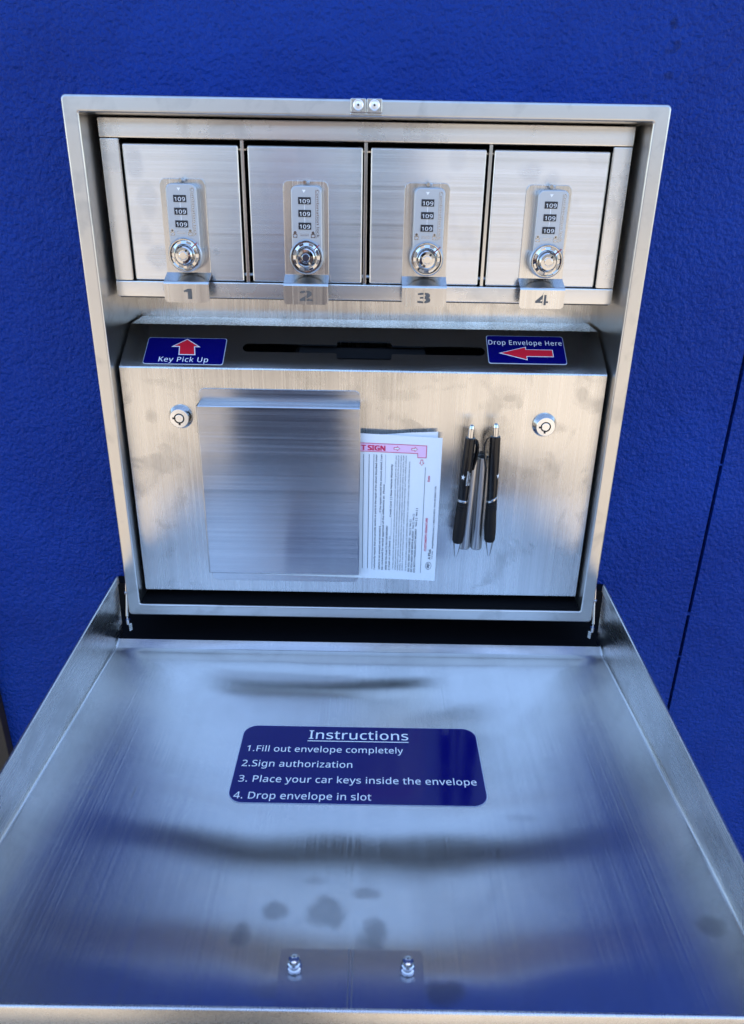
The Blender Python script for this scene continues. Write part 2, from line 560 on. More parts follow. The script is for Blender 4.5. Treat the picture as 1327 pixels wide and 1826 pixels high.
# locker housing
lk = MB()
LY = .030
lk.box(-.232, .232, LY, .108, .4648, .4806, M['steel_bar'], bev=.0012)
lk.box(-.232, .232, LY, .108, .3308, .3452, M['steel_bar'], bev=.0012)
for s in (-1, 1):
    x0, x1 = sorted((s * .2156, s * .2318))
    lk.box(x0, x1, LY + .0004, .108, .3455, .4645, M['steel_bar'], bev=.0009)
    xi = s * .2148
    x0, x1 = sorted((xi, xi + s * .0013))
    lk.box(x0, x1, LY - .0006, LY + .02, .3464, .4637, M['steel_ledge'], bev=.0004)
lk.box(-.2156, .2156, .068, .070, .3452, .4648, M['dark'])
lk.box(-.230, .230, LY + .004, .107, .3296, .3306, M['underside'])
lf = lk.build('locker_housing', box)
for x in (-.1088, -.0002, .1092):
    c = MB()
    c.box(x - .0015, x + .0015, LY + .0035, .068, .3454, .4646, M['steel_ledge'], bev=.0003)
    c.cyl((x - .006, LY + .010, .4575), (x + .006, LY + .010, .4575), .0012, M['chrome'], 10)
    c.cyl((x - .006, LY + .010, .3515), (x + .006, LY + .010, .3515), .0016, M['gun'], 10)
    c.build('divider', lf)

# one locker door, then three copies
DZ = .3458
def zr(z): return z - DZ

def door_parts(num):
    p = {}
    W2 = .0508
    c = MB()
    vs, fs = plate([rrect(-W2, W2, 0, .1150, .0015, 3)], .016, .0014, 3)
    c.add(vs, fs, M['steel_door'], front(0, 0, 0))
    p['door'] = c
    return p

def stencil_cuts(num):
    return {'1': [], '2': [(.0, .0006)], '3': [(-.0, .0006)], '4': [(.0, .0006)]}[num]

def number_plate(num):
    c = MB()
    # flat plate behind the lock
    vs, fs = plate([rrect(-.0202, .0202, zr(.3532), zr(.4331), 0, 5, (0, 0, .0048, .0048))], .0016, .0003, 2)
    c.add(vs, fs, M['steel_tab'], front(0, -.0016, 0))
    # bent ledge: profile in (y, z) swept over x
    prof = []
    y0, y1 = -.0016, -.0175
    za, zb = zr(.3526), zr(.3470)
    prof += [(y0 + .0002, zr(.3534)), (y0 - .0006, za + .0003), (y0 - .0016, za - .0004)]
    prof += [(y1 + .0022, zb + .0006), (y1 + .0010, zb + .0001), (y1 + .0003, zb - .0008), (y1, zb - .0020)]
    vs, fs = [], []
    for (y, z) in prof:
        vs += [(-.0205, y, z), (.0205, y, z)]
    for i in range(len(prof) - 1):
        fs.append([2 * i, 2 * i + 2, 2 * i + 3, 2 * i + 1])
    off = len(vs)
    for (y, z) in prof:
        vs += [(-.0205, y + .0012, z - .0009), (.0205, y + .0012, z - .0009)]
    for i in range(len(prof) - 1):
        fs.append([off + 2 * i, off + 2 * i + 1, off + 2 * i + 3, off + 2 * i + 2])
        fs.append([2 * i, off + 2 * i, off + 2 * i + 2, 2 * i + 2])
        fs.append([2 * i + 1, 2 * i + 3, off + 2 * i + 3, off + 2 * i + 1])
    c.add(vs, fs, M['steel_ledge'], None, True)
    vs, fs = plate([rrect(-.0205, .0205, zr(.3285), zb - .0019, 0, 5, (.0036, .0036, 0, 0))], .0013, .0, 2)
    c.add(vs, fs, M['steel_tab'], front(0, y1, 0))
    # stencilled number with its bridges
    wdt = .0075 if num == '1' else .0118
    words(c, num, front(-wdt / 2 + (.001 if num == '1' else 0), y1 - .00035, zr(.3318)), wdt, .0103, M['stencil'], bold=.035)
    if num in '23':
        c.box(-.0005, .0005, -.0004, .0004, zr(.3312), zr(.3428), M['steel_tab'], T(0, y1 - .0004, 0))
    if num == '4':
        c.box(-.0005, .0005, -.0004, .0004, zr(.3312), zr(.3428), M['steel_tab'], T(.0012, y1 - .0004, 0) )
    return c

LF = -.0150        # lock face, in front of the door
def lock_body():
    c = MB()
    lx = .0016
    vs, fs = plate([rrect(lx - .0136, lx + .0136, zr(.366), zr(.4295), .0055, 5, (.002, .002, .0055, .0055))], .0136, .0010, 3)
    c.add(vs, fs, M['steel_satin'], front(0, LF, 0))
    c.lathe([(.0152, -.0136), (.0152, -.001), (.0142, 0), (.0, .0)], M['steel_satin'], front(lx - .0006, LF - .0008, zr(.3703)), 40)
    # raised border down the right side, marks and lettering cast into the face
    c.box(lx + .0080, lx + .0083, LF - .0003, LF, zr(.386), zr(.426), M['steel_ledge'])
    words(c, 'Combination lock', front(lx + .0089, LF - .0002, zr(.4262)) @ Matrix.Rotation(-math.pi / 2, 4, 'Z'), .0395, .0026, M['steel_ledge'], bold=.01)
    c.add([(-.0016, .0010, 0), (0, -.0014, 0), (.0016, .0010, 0)], [[0, 1, 2]], M['white'], front(-.0004, LF - .0003, zr(.4250)))
    for sx in (-.0105, .0055):
        for (a, b2, e, g) in ((-.0016, .0016, -.0003, .0003), (-.0016, .0016, .0022, .0028), (-.0019, -.0013, -.0003, .0028), (.0013, .0019, -.0003, .0028)):
            c.box(lx + sx + a, lx + sx + b2, LF - .0003, LF, zr(.3868) + e, zr(.3868) + g, M['steel_ledge'])
        c.lathe([(.0013, 0), (.0013, .0003), (.0007, .0003), (.0007, 0)], M['steel_ledge'], front(lx + sx, LF, zr(.3907)), 14)
    c.box(lx - .0062, lx + .0018, LF - .0002, LF, zr(.3880), zr(.3884), M['steel_ledge'])
    c.box(lx - .0062, lx + .0018, LF - .0002, LF, zr(.3894), zr(.3897), M['steel_ledge'])
    c.box(-.0002, .0002, LF - .0002, LF, zr(.398), zr(.416), M['white'])
    return c

def digit_window(z):
    c = MB()
    vs, fs = plate([rrect(-.0056, .0056, -.0029, .0029, .0003, 2)], .002, .0, 1)
    c.add(vs, fs, M['wheel'], front(0, -.0006, 0))
    for ch, x, w in (('1', -.0045, .0015), ('0', -.0015, .0027), ('9', .0021, .0026)):
        words(c, ch, front(x, -.0009, -.0020), w, .0039, M['white'])
    return c

def lock_knob():
    c = MB()
    c.lathe([(.0140, 0), (.0140, .0022), (.0136, .0028), (.0130, .0028), (.0127, .0018), (.0125, .0010), (.0096, .0018), (.0092, .0028), (.0088, .0032)], M['chrome'], FRONT, 48)
    for i in range(8):
        a = math.radians(22.5 + 45 * i)
        m = FRONT @ Matrix.Rotation(a, 4, 'Z') @ T(.0110, 0, .0012)
        c.box(-.0010, .0010, -.0022, .0022, -.0006, .0007, M['gun'] if i % 2 else M['chrome'], m, bev=.0002)
    m = FRONT @ Matrix.Rotation(math.radians(42), 4, 'Z')
    c.box(.0092, .0158, -.0004, .0004, .0012, .0029, M['redmark'], m)
    return c

def key_cylinder():
    c = MB()
    c.lathe([(.0089, 0), (.0087, .0020), (.0078, .0045), (.0069, .0054), (.0047, .0056), (.0046, .0048)], M['chrome'], FRONT, 40)
    c.lathe([(.0047, .0030), (.0046, .0046), (.0036, .0046), (.0036, .003)], M['keyway'], FRONT, 32)
    c.lathe([(.0036, .003), (.0036, .0055), (.0032, .0057), (0, .0057)], M['chrome'], FRONT, 28)
    c.box(-.0008, .0008, .0040, .0060, .0050, .0058, M['keyway'], FRONT @ Matrix.Rotation(math.radians(-35), 4, 'Z'))
    for i in range(5):
        c.box(.0040, .0048, -.0004, .0004, .0044, .0057, M['chrome'], FRONT @ Matrix.Rotation(math.radians(72 * i + 10), 4, 'Z'))
    return c

def latch_pin():
    c = MB()
    c.lathe([(.0019, 0), (.0019, .0066), (.0016, .0071), (0, .0071)], M['chrome'], Matrix.Rotation(math.pi / 2, 4, 'X'), 16)
    c.box(.0016, .0040, -.0052, -.0001, -.0010, .0010, M['steel_satin'], bev=.0003)
    return c

door_x = (-.1630, -.0535, .0549, .1632)
proto = {}
proto['door'] = door_parts('1')['door'].build('locker_door', box, (door_x[0], .0325, DZ))
proto['plate'] = number_plate('1').build('number_plate', proto['door'])
proto['body'] = lock_body().build('lock_body', proto['door'])
proto['win'] = []
for z in (.4172, .4068, .3963):
    proto['win'].append(digit_window(z).build('digit_window', proto['door'], (0, LF, zr(z))))
proto['knob'] = lock_knob().build('lock_knob', proto['door'], (.0010, LF - .0008, zr(.3703)), sharp=14)
proto['cyl'] = key_cylinder().build('key_cylinder', proto['door'], (.0010, LF - .0036, zr(.3703)), sharp=14)
proto['pin'] = latch_pin().build('latch_pin', proto['door'], (0, -.0025, zr(.4318)))
proto['door']['label'] = 'square steel locker door with combination lock and tab numbered 1'
for i in (1, 2, 3):
    dd = proto['door'].copy(); COL.objects.link(dd)
    dd.location.x = door_x[i]
    dd['label'] = 'square steel locker door with combination lock and tab numbered %d' % (i + 1)
    for src in [proto['body'], proto['knob'], proto['cyl'], proto['pin']] + proto['win']:
        cc = src.copy(); COL.objects.link(cc); cc.parent = dd
    number_plate(str(i + 1)).build('number_plate', dd)

# ------------------------------------------------------------------ envelope drop panel
PY, PZ0, PZ1 = .0155, .0225, .2675
BY, BZ = .067, .2990
SL = math.hypot(BY - PY, BZ - PZ1)
cu_, cv_ = (BY - PY) / SL, (BZ - PZ1) / SL          # slope direction (y, z)
BEV = Matrix(((1, 0, 0, 0), (0, cu_, -cv_, PY), (0, cv_, cu_, PZ1), (0, 0, 0, 1)))   # (u, s, w) on the sloped face
HW = .2335
dp = MB()
rb = .0022
def arc(p, d0, d1, r, n=6):
    """rounded corner at p between incoming dir d0 and outgoing dir d1"""
    d0 = Vector(d0).normalized(); d1 = Vector(d1).normalized()
    ang = d0.angle(d1)
    t = r * math.tan(ang / 2)
    p = Vector(p)
    a = p - d0 * t
    nrm = Vector((-d0.y, d0.x)) if d0.x * d1.y - d0.y * d1.x > 0 else Vector((d0.y, -d0.x))
    cc = a + nrm * r
    out = []
    for i in range(n + 1):
        th = ang * i / n
        s = 1 if d0.x * d1.y - d0.y * d1.x > 0 else -1
        v = (a - cc)
        out.append(tuple(cc + Vector((v.x * math.cos(s * th) - v.y * math.sin(s * th), v.x * math.sin(s * th) + v.y * math.cos(s * th)))))
    return out
a0 = arc((PY, PZ0), (1, 0), (0, 1), .0012, 4)          # bottom edge: comes forward then up
a0 = arc((PY, PZ0), (-1, 0), (0, 1), .0012, 4)
a1 = arc((PY, PZ1), (0, 1), (cu_, cv_), rb, 6)
a2 = arc((BY, BZ), (cu_, cv_), (1, .015), rb, 6)
pro = [(.108, PZ0)] + a0 + a1
def sweep(mb, pro, mat):
    vs, fs = [], []
    for (y, z) in pro: vs += [(-HW, y, z), (HW, y, z)]
    for i in range(len(pro) - 1): fs.append([2 * i, 2 * i + 1, 2 * i + 3, 2 * i + 2])
    mb.add(vs, fs, mat, None, True)
sweep(dp, pro, M['steel_panel'])
sweep(dp, a2 + [(.108, BZ + .0006)], M['steel_panel'])
s0 = math.hypot(a1[-1][0] - PY, a1[-1][1] - PZ1)
s1 = SL - math.hypot(a2[0][0] - BY, a2[0][1] - BZ)
def slot_loop():
    L = []
    def arcpts(cx, cy, r, a, b, n=6):
        return [(cx + r * math.cos(math.radians(a + (b - a) * i / n)), cy + r * math.sin(math.radians(a + (b - a) * i / n))) for i in range(n + 1)]
    zlo, zhi = .0232, .0348
    r = (zhi - zlo) / 2; mid = (zhi + zlo) / 2
    L += arcpts(-.1127, mid, r, 90, 270, 10)
    L += arcpts(-.0265 - .0015, zlo - .0015, .0015, 90, 0, 4)
    L += arcpts(-.0265 + .003, .0152 + .003, .003, 180, 270, 5)
    L += arcpts(.0270 - .003, .0152 + .003, .003, 270, 360, 5)
    L += arcpts(.0270 + .0015, zlo - .0015, .0015, 180, 90, 4)
    L += arcpts(.1127, mid, r, -90, 90, 10)
    L += arcpts(.0270 + .0015, zhi + .0015, .0015, 270, 180, 4)
    L += arcpts(.0270 - .003, .0405 - .003, .003, 0, 90, 5)
    L += arcpts(-.0265 + .003, .0405 - .003, .003, 90, 180, 5)
    L += arcpts(-.0265 - .0015, zhi + .0015, .0015, 0, -90, 4)
    return L
vs, fs = plate([[(-HW, s0), (HW, s0), (HW, s1), (-HW, s1)], slot_loop()], .0018, 0)
dp.add(vs, fs, M['steel_bevel'], BEV)
# side cheeks (the folded ends of the sheet)
side = [(.108, PZ0 + .0005)] + a0 + a1 + a2 + [(.108, BZ)]
for s in (-1, 1):
    vs = [(s * (HW - .0003), y, z) for (y, z) in side]
    f = list(range(len(vs)))
    dp.add(vs, [f if s < 0 else f[::-1]], M['steel_panel'])
dpo = dp.build('drop_panel', box)
c = MB()
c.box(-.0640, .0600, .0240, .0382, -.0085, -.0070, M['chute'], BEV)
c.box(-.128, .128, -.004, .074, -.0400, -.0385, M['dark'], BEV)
c.build('chute_plate', dpo)
for x in (-.0600, .0530):
    c = MB()
    c.lathe([(.0085, -.0280), (.0085, -.0255), (.0078, -.0248), (.0062, -.0246), (.0058, -.0258), (0, -.0258)], M['chute'], BEV @ T(x, .0380, .0130), 28)
    c.build('bolt', dpo)

# stickers on the sloped face
def sticker_base(c, x0, x1, v0, v1, mtx, r=.0025):
    vs, fs = plate([rrect(x0, x1, v0, v1, r)], .0003, 0)
    c.add(vs, fs, M['vinyl_edge'], mtx @ T(0, 0, .0003))
    vs, fs = plate([rrect(x0 + .0005, x1 - .0005, v0 + .0005, v1 - .0005, r)], .0002, 0)
    c.add(vs, fs, M['vinyl'], mtx @ T(0, 0, .0005))

def arrow(c, pts, mtx, edge=.0009):
    """white outlined red arrow; pts of the red shape"""
    cx = sum(p[0] for p in pts) / len(pts); cy = sum(p[1] for p in pts) / len(pts)
    cu = bpy.data.curves.new('tmpc', 'CURVE'); cu.dimensions = '2D'; cu.fill_mode = 'BOTH'; cu.offset = edge
    sp = cu.splines.new('POLY'); sp.points.add(len(pts) - 1)
    for p, q in zip(sp.points, pts): p.co = (q[0], q[1], 0, 1)
    sp.use_cyclic_u = True
    vs, fs = curve_mesh(cu)
    c.add(vs, fs, M['white'], mtx @ T(0, 0, .0007))
    c.add([(p[0], p[1], 0) for p in pts], [list(range(len(pts)))], M['red'], mtx @ T(0, 0, .0009))

c = MB()
sticker_base(c, -.2122, -.1350, .0044, .0407, BEV)
arrow(c, [(-.1785, .0175), (-.1640, .0175), (-.1640, .0292), (-.1615, .0292), (-.1736, .0383), (-.1858, .0292), (-.1790, .0292)][0:2] +
      [(-.1660, .0285), (-.1620, .0285), (-.1738, .0378), (-.1855, .0285), (-.1795, .0285)], BEV)
words(c, 'Key Pick Up', BEV @ T(-.1972, .0072, .0008), .0475, .0078, M['white'], bold=0.0, spacing=1.08)
o = c.build('pickup_sticker', box)
o['label'] = 'blue sticker with red up arrow reading Key Pick Up'
c = MB()
sticker_base(c, .1209, .1970, .0130, .0517, BEV)
arrow(c, [(.1338, .0268), (.1582, .0185), (.1582, .0231), (.1842, .0231), (.1842, .0318), (.1582, .0318), (.1582, .0352)], BEV, .0007)
words(c, 'Drop Envelope Here', BEV @ T(.1226, .0385, .0008), .0722, .0076, M['white'], bold=0.0, spacing=1.10)
o = c.build('envelope_sticker', box)
o['label'] = 'blue sticker with red left arrow reading Drop Envelope Here'

# round key locks on the panel
for (cx, cz, rot) in ((-.1785, .2193, 178), (.1785, .2172, 265)):
    c = MB()
    m = front(cx, PY, cz)
    c.lathe([(.0118, 0), (.0118, .0015), (.0108, .0040), (.0093, .0074), (.0090, .0077)], M['chrome'], m, 40)
    c.lathe([(.0090, .0077), (.0051, .0078), (.0050, .0066)], M['chrome_white'], m, 40)
    c.lathe([(.0051, .006), (.0050, .0067), (.0040, .0067), (.0040, .006)], M['keyway'], m, 32)
    c.lathe([(.0040, .006), (.0040, .0076), (.0037, .0078), (0, .0078)], M['chrome_white'], m, 28)
    for a in (rot, 270 if rot < 200 else 185):
        c.box(.0036, .0066, -.0009, .0009, .0060, .0081, M['keyway'], m @ Matrix.Rotation(math.radians(a), 4, 'Z'))
    c.build('key_lock', box, sharp=14)

# envelope pocket
ep = MB()
X0, X1 = -.1580, -.0028
vs, fs = plate([rrect(X0 - .0015, X1 + .0003, .2330, .2480, 0, 5, (0, 0, .006, .006))], .0010, .0002, 1)
ep.add(vs, fs, M['steel_pocket'], front(0, PY - .0012, 0))
vs, fs = plate([rrect(X0 - .0015, X1 + .0003, .0372, .0560, 0, 5, (.006, .006, 0, 0))], .0010, .0002, 1)
ep.add(vs, fs, M['steel_pocket'], front(0, PY - .0012, 0))
pk = [(PY - .0010, .2362)] + [(PY - .0012 - .0007, .2357)] + arc((0, .2352), (-1, -.03), (0, -1), .0016, 5) + arc((.0004, .0530), (0, -1), (1, -.05), .0014, 5) + [(PY - .0010, .0526)]
vs, fs = [], []
nx = 24
for (y, z) in pk:
    for i in range(nx + 1):
        t = i / nx
        vs.append((X0 + (X1 - X0) * t, y, z))
for j in range(len(pk) - 1):
    for i in range(nx):
        a = j * (nx + 1) + i
        fs.append([a, a + nx + 1, a + nx + 2, a + 1])
ep.add(vs, fs, M['steel_pocket'], None, True)
zb_, zt_ = pk[-3][1], pk[3][1]
vs = []
side_ = [(X0, .0001)] + [(X0 - .0016 * math.sin(math.radians(a)), .0016 - .0016 * math.cos(math.radians(a))) for a in (15, 30, 45, 60, 75, 90)] + [(X0 - .0016, PY - .0012)]
for (x, y) in side_: vs += [(x, y, .0536), (x, y, .2344)]
ep.add(vs, [[2 * i, 2 * i + 1, 2 * i + 3, 2 * i + 2] for i in range(len(side_) - 1)], M['steel_pocket'], None, True)
ep.box(X1, X1 + .0009, .0002, .0022, .0538, .2342, M['steel_ledge'])
epo = ep.build('envelope_pocket', box)

# pen tubes
for (xb, xt, zt) in ((.1074, .1110, .1830), (.1200, .1202, .1845)):
    c = MB()
    n = 28
    c.cyl((xb, .0090, .0850), (xt, .0090, zt), .0061, M['gun'], n)
    q = (Vector((xt, .009, zt)) - Vector((xb, .009, .085))).to_track_quat('Z', 'Y').to_matrix().to_4x4()
    L = (Vector((xt, .009, zt)) - Vector((xb, .009, .085))).length
    c.lathe([(.0046, -.0016), (.0056, -.0010), (.0061, .0002)], M['gun'], T(xb, .009, .085) @ q, n)
    c.lathe([(.0061, -.0004), (.0059, .0004), (.0054, .0003)], M['gun'], T(xb, .009, .085) @ q @ T(0, 0, L), n)
    c.lathe([(.0054, .00035), (.0, .00035)], M['keyway'], T(xb, .009, .085) @ q @ T(0, 0, L), n)
    c.build('pen_tube', box)

# ------------------------------------------------------------------ the folded-down lid
LYF, LYB = -.4385, -.0040
def lid_at(y):
    t = (LYB - y) / (LYB - LYF)
    zf = -.0225 + .0125 * t + (.5 * max(0, y + .030) if y < -.020 else .005 - .8 * (y + .020))
    zt = .0490 - .0185 * t
    xf = .2578 + .0030 * t
    xt = .2558
    return t, zf, zt, xf, xt
lid = MB()
def warp(x, y, xf):
    g = min(1, max(0, (LYB - y) / .09)); g = g * g * (3 - 2 * g)
    return -.004 * (y + .29) * (1 - (x / xf) ** 2) * g
ys = [LYB, -.0198, -.0202, -.0296, -.0304] + [-.0304 + (LYF + .0304) * i / 58 for i in range(1, 59)]
R = .0030
def lid_profile(y):
    t, zf, zt, xf, xt = lid_at(y)
    half = []
    for q in (0, .5, .85, .97): half.append((-(xt + (xf - xt) * q), zt + (zf + R - zt) * q))
    for i in range(7):
        th = math.radians(180 + 90 * i / 6)
        half.append((-(xf - R) + R * math.cos(th), zf + R + R * math.sin(th)))
    fl = []
    for u in (-.985, -.96, -.9, -.8, -.7, -.6, -.5, -.4, -.3, -.2, -.1, 0):
        fl.append((u * xf, zf))
    # the sheet is slightly dished between its four stiff edges
    def dish(x, z):
        return (x, z + warp(x, y, xf)) if abs(x) < xf * .986 else (x, z)
    left = half + fl
    pr = left + [(-x, z) for (x, z) in left[-2::-1]]
    return [dish(x, z) for x, z in pr]
P0 = [lid_profile(y) for y in ys]
np_ = len(P0[0])
vs = [(x, y, z) for y, pr in zip(ys, P0) for (x, z) in pr]
WALLN = 9
fsf, fsw = [], []
for j in range(len(ys) - 1):
    for i in range(np_ - 1):
        q = [j * np_ + i, (j + 1) * np_ + i, (j + 1) * np_ + i + 1, j * np_ + i + 1]
        (fsw if (i < 5 or i >= np_ - 6) else fsf).append(q)
o0 = len(lid.v)
lid.v += vs
for fl_, mt in ((fsf, M['steel_lid']), (fsw, M['steel_lid_side'])):
    mi = lid.mid(mt)
    for f in fl_:
        lid.f.append([o0 + q for q in f]); lid.mi.append(mi); lid.sm.append(True)
# hemmed upper rims
for s in (-1, 1):
    for j in range(len(ys) - 1):
        pass
    vv, ff = [], []
    for y in (LYB, LYF):
        t, zf, zt, xf, xt = lid_at(y)
        x = xt
        sec = [(x + .0016, zt - .004), (x + .0016, zt), (x + .0009, zt + .0010), (x - .0004, zt + .0010), (x - .0013, zt + .0002), (x - .0013, zt - .0075), (x - .0002, zt - .0082)]
        vv += [(s * a, y, b) for a, b in sec]
    n = 7
    for i in range(n - 1):
        q = [i, i + 1, n + i + 1, n + i]
        ff.append(q if s > 0 else q[::-1])
    lid.add(vv, ff, M['steel_lid_side'], None, True)
# front wall with rolled rim
t, zf, zt, xf, xt = lid_at(LYF)
lid.box(-xf - .0015, xf + .0015, LYF - .0022, LYF + .0003, zf - .0015, zt + .0006, M['steel_lid_side'], bev=.0010, seg=3)
# outer skin
for s in (-1, 1):
    vv = []
    for y in (-.031, LYF):
        t, zf2, zt2, xf2, xt2 = lid_at(y)
        vv += [(s * (xf2 + .0016), y, zf2 - .0014), (s * (xt2 + .0016), y, zt2)]
    lid.add(vv, [[0, 2, 3, 1] if s < 0 else [1, 3, 2, 0]], M['steel_lid_side'])
t, zfb, ztb, xfb, xtb = lid_at(LYB)
lid.add([(-xfb, LYB, zfb - .006), (xfb, LYB, zfb - .006), (xf, LYF, zf - .006), (-xf, LYF, zf - .006)], [[0, 1, 2, 3]], M['steel_lid_side'])
lido = lid.build('lid', box, wn=False)
lido['label'] = 'folded down shallow tray lid of brushed steel with instruction sticker'

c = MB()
c.box(-.283, .283, .0005, WALL_Y - .0005, -.0330, -.0300, M['dark'])  # black hinge sheet, also paints the shade in the gap under the frame
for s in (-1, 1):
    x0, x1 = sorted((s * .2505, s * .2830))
    c.box(x0, x1, .058, WALL_Y - .0008, -.0300, .0065, M['dark'])  # black blocks put in for the shade between lid side and frame
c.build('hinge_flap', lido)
for s in (-1, 1):
    c = MB()
    c.cyl((s * .2536, .004, -.004), (s * .2536, .014, .022), .0017, M['gun'], 14)
    c.cyl((s * .2536, .013, .0215), (s * .2536, .018, .036), .0021, M['chrome'], 14)
    c.lathe([(.0028, 0), (.0030, .002), (.0022, .0028)], M['gun'], T(s * .2536, .0125, .0195), 14)
    c.cyl((s * .2530, .003, -.0130), (s * .2530, .003, -.0075), .0024, M['chrome'], 12)
    c.cyl((s * .2536, .004, -.0075), (s * .2536, .004, -.004), .0012, M['chrome'], 12)
    for q in range(4):
        c.cyl((s * .2520, .001, -.0205 + q * .0022), (s * .2495, .003, -.0195 + q * .0022), .0009, M['gun'], 8)
    c.build('hinge_pin', lido)

# floor of the lid as a height function, for what lies on it
def floor_z(x, y):
    t, zf, zt, xf, xt = lid_at(y)
    return zf + warp(x, y, xf)
def drape(c, vs, fs, mat, dz, cut=6):
    """put flat (x, y) geometry on the dished floor"""
    c.add([(p[0], p[1], floor_z(p[0], p[1]) + dz + p[2]) for p in vs], fs, mat)
def gridded_rrect(x0, x1, y0, y1, r, nx, ny):
    """rounded rectangle filled with a grid so it can follow the floor"""
    bm = bmesh.new()
    lp = rrect(x0, x1, y0, y1, r, 8)
    f = bm.faces.new([bm.verts.new((p[0], p[1], 0)) for p in lp])
    for i in range(1, nx):
        x = x0 + (x1 - x0) * i / nx
        bmesh.ops.bisect_plane(bm, geom=bm.verts[:] + bm.edges[:] + bm.faces[:], plane_co=(x, 0, 0), plane_no=(1, 0, 0))
    for i in range(1, ny):
        y = y0 + (y1 - y0) * i / ny
        bmesh.ops.bisect_plane(bm, geom=bm.verts[:] + bm.edges[:] + bm.faces[:], plane_co=(0, y, 0), plane_no=(0, 1, 0))
    bm.verts.index_update()
    out = [tuple(v.co) for v in bm.verts], [[v.index for v in g.verts] for g in bm.faces]
    bm.free()
    return out
c = MB()
SX0, SX1, SY0, SY1 = -.1010, .1072, -.2492, -.1532
vs, fs = gridded_rrect(SX0, SX1, SY0, SY1, .0125, 24, 12)
drape(c, vs, fs, M['vinyl_edge'], .0002)
vs, fs = gridded_rrect(SX0 + .0006, SX1 - .0006, SY0 + .0006, SY1 - .0006, .012, 24, 12)
drape(c, vs, fs, M['vinyl'], .0004)
def floor_words(body, x, y, width, cap, bold=.001, sp=1.03):
    vs, fs = text(body, 1.0, None, None, bold, 'LEFT', 0, sp)
    a = min(p[0] for p in vs); b2 = max(p[0] for p in vs)
    sx = width / (b2 - a); sy = cap / .70
    drape(c, [(x + (p[0] - a) * sx, y + p[1] * sy, p[2]) for p in vs], fs, M['white'], .0008)
floor_words('Instructions', -.0420, -.1712, .0882, .0138, .004)
vs, fs = gridded_rrect(-.0428, .0464, -.1745, -.1735, 0, 10, 1)
drape(c, vs, fs, M['white'], .0008)
floor_words('1.Fill out envelope completely', -.0942, -.1888, .1352, .0090)
floor_words('2.Sign authorization', -.0955, -.2076, .0930, .0092)
floor_words('3. Place your car keys inside the envelope', -.0953, -.2260, .1955, .0090)
floor_words('4. Drop envelope in slot', -.0962, -.2448, .1100, .0090)
o = c.build('instruction_sticker', lido)
o['label'] = 'large blue sticker headed Instructions with four lines of white text'

c = MB()
vs, fs = gridded_rrect(-.0424, .0470, -.4200, -.3745, .002, 12, 4)
drape(c, vs, fs, M['strike'], .0005)
for xa in (.0002, .0026):
    vs, fs = gridded_rrect(xa, xa + .0006, -.4200, -.3745, 0, 1, 4)
    drape(c, vs, fs, M['gun'], .0007)
c.build('strike_plate', lido)
for x in (-.0330, .0372):
    c = MB()
    y = -.3868
    m = T(x, y, floor_z(x, y) + .0008) @ Matrix.Rotation(math.radians(4), 4, 'X')
    c.lathe([(.0046, 0), (.0046, .0012), (.0036, .0016), (.0034, .0030), (.0041, .0034), (.0042, .0052), (.0035, .0058), (.0036, .0072), (.0030, .0080), (.0018, .0082), (.0016, .0070), (0, .0068)], M['chrome'], m, 24)
    c.build('post', lido)

# ------------------------------------------------------------------ envelopes in the pocket
def env_xy(u, v):
    """u 0..1 across the visible width (x = -2.5 .. 78.5 mm), v 0..1 up"""
    x = -.0025 + .0810 * u
    zb = .0470 - .0018 * u
    zt = .2078 - .0031 * u
    return x, zb + (zt - zb) * v

ev = MB()
nu, nv = 20, 16
def env_sheet(c, y0, dx=0.0, dz=0.0, curl=.003, fold=0.0):
    vs, fs = [], []
    for j in range(nv + 1):
        for i in range(nu + 1):
            u = -1.7 + 2.7 * i / nu; v = j / nv
            x, z = env_xy(u, v)
            y = y0 - curl * max(0, u) ** 2 * .35 - .0012 * math.sin(v * 3.1) * max(0, u)
            vs.append((x + dx, y, z + dz + fold * math.sin(max(0, min(1, u)) * 9) * v))
    for j in range(nv):
        for i in range(nu):
            a = j * (nu + 1) + i
            fs.append([a, a + 1, a + nu + 2, a + nu + 1])
    c.add(vs, fs, M['paper'], None, True)
EY = .0070
env_sheet(ev, EY)
env_sheet(ev, EY + .0010, -.0004, -.0002)
def ey(x):
    u = max(0, (x + .0025) / .081)
    return u
def put(mb, vs, fs, mat, lift=.0003):
    out = []
    for (x, z, w) in vs:
        u = max(0, (x + .0025) / .081)
        zb = .0470 - .0018 * u; zt = .2078 - .0031 * u
        v = max(0, min(1, (z - zb) / (zt - zb)))
        y = EY - .003 * u ** 2 * .35 - .0012 * math.sin(v * 3.1) * u
        out.append((x, y - lift - w, z))
    mb.add(out, fs, mat)
def quad(x0, z0, x1, z1, mat, lift=.0003, n=8):
    """thin strip from (x0,z0) to (x1,z1) corners, cut so that it follows the paper"""
    vs, fs = [], []
    for i in range(n + 1):
        t = i / n
        if abs(z1 - z0) > abs(x1 - x0):
            z = z0 + (z1 - z0) * t; vs += [(x0, z, 0), (x1, z, 0)]
            flip = False
        else:
            x = x0 + (x1 - x0) * t; vs += [(x, z0, 0), (x, z1, 0)]
            flip = True
    for i in range(n):
        q = [2 * i, 2 * i + 1, 2 * i + 3, 2 * i + 2]
        fs.append(q[::-1] if flip else q)
    put(ev, vs, fs, mat, lift)
def slanted(pts, mat, lift=.0003):
    put(ev, [(p[0], p[1], 0) for p in pts], [list(range(len(pts)))], mat, lift)
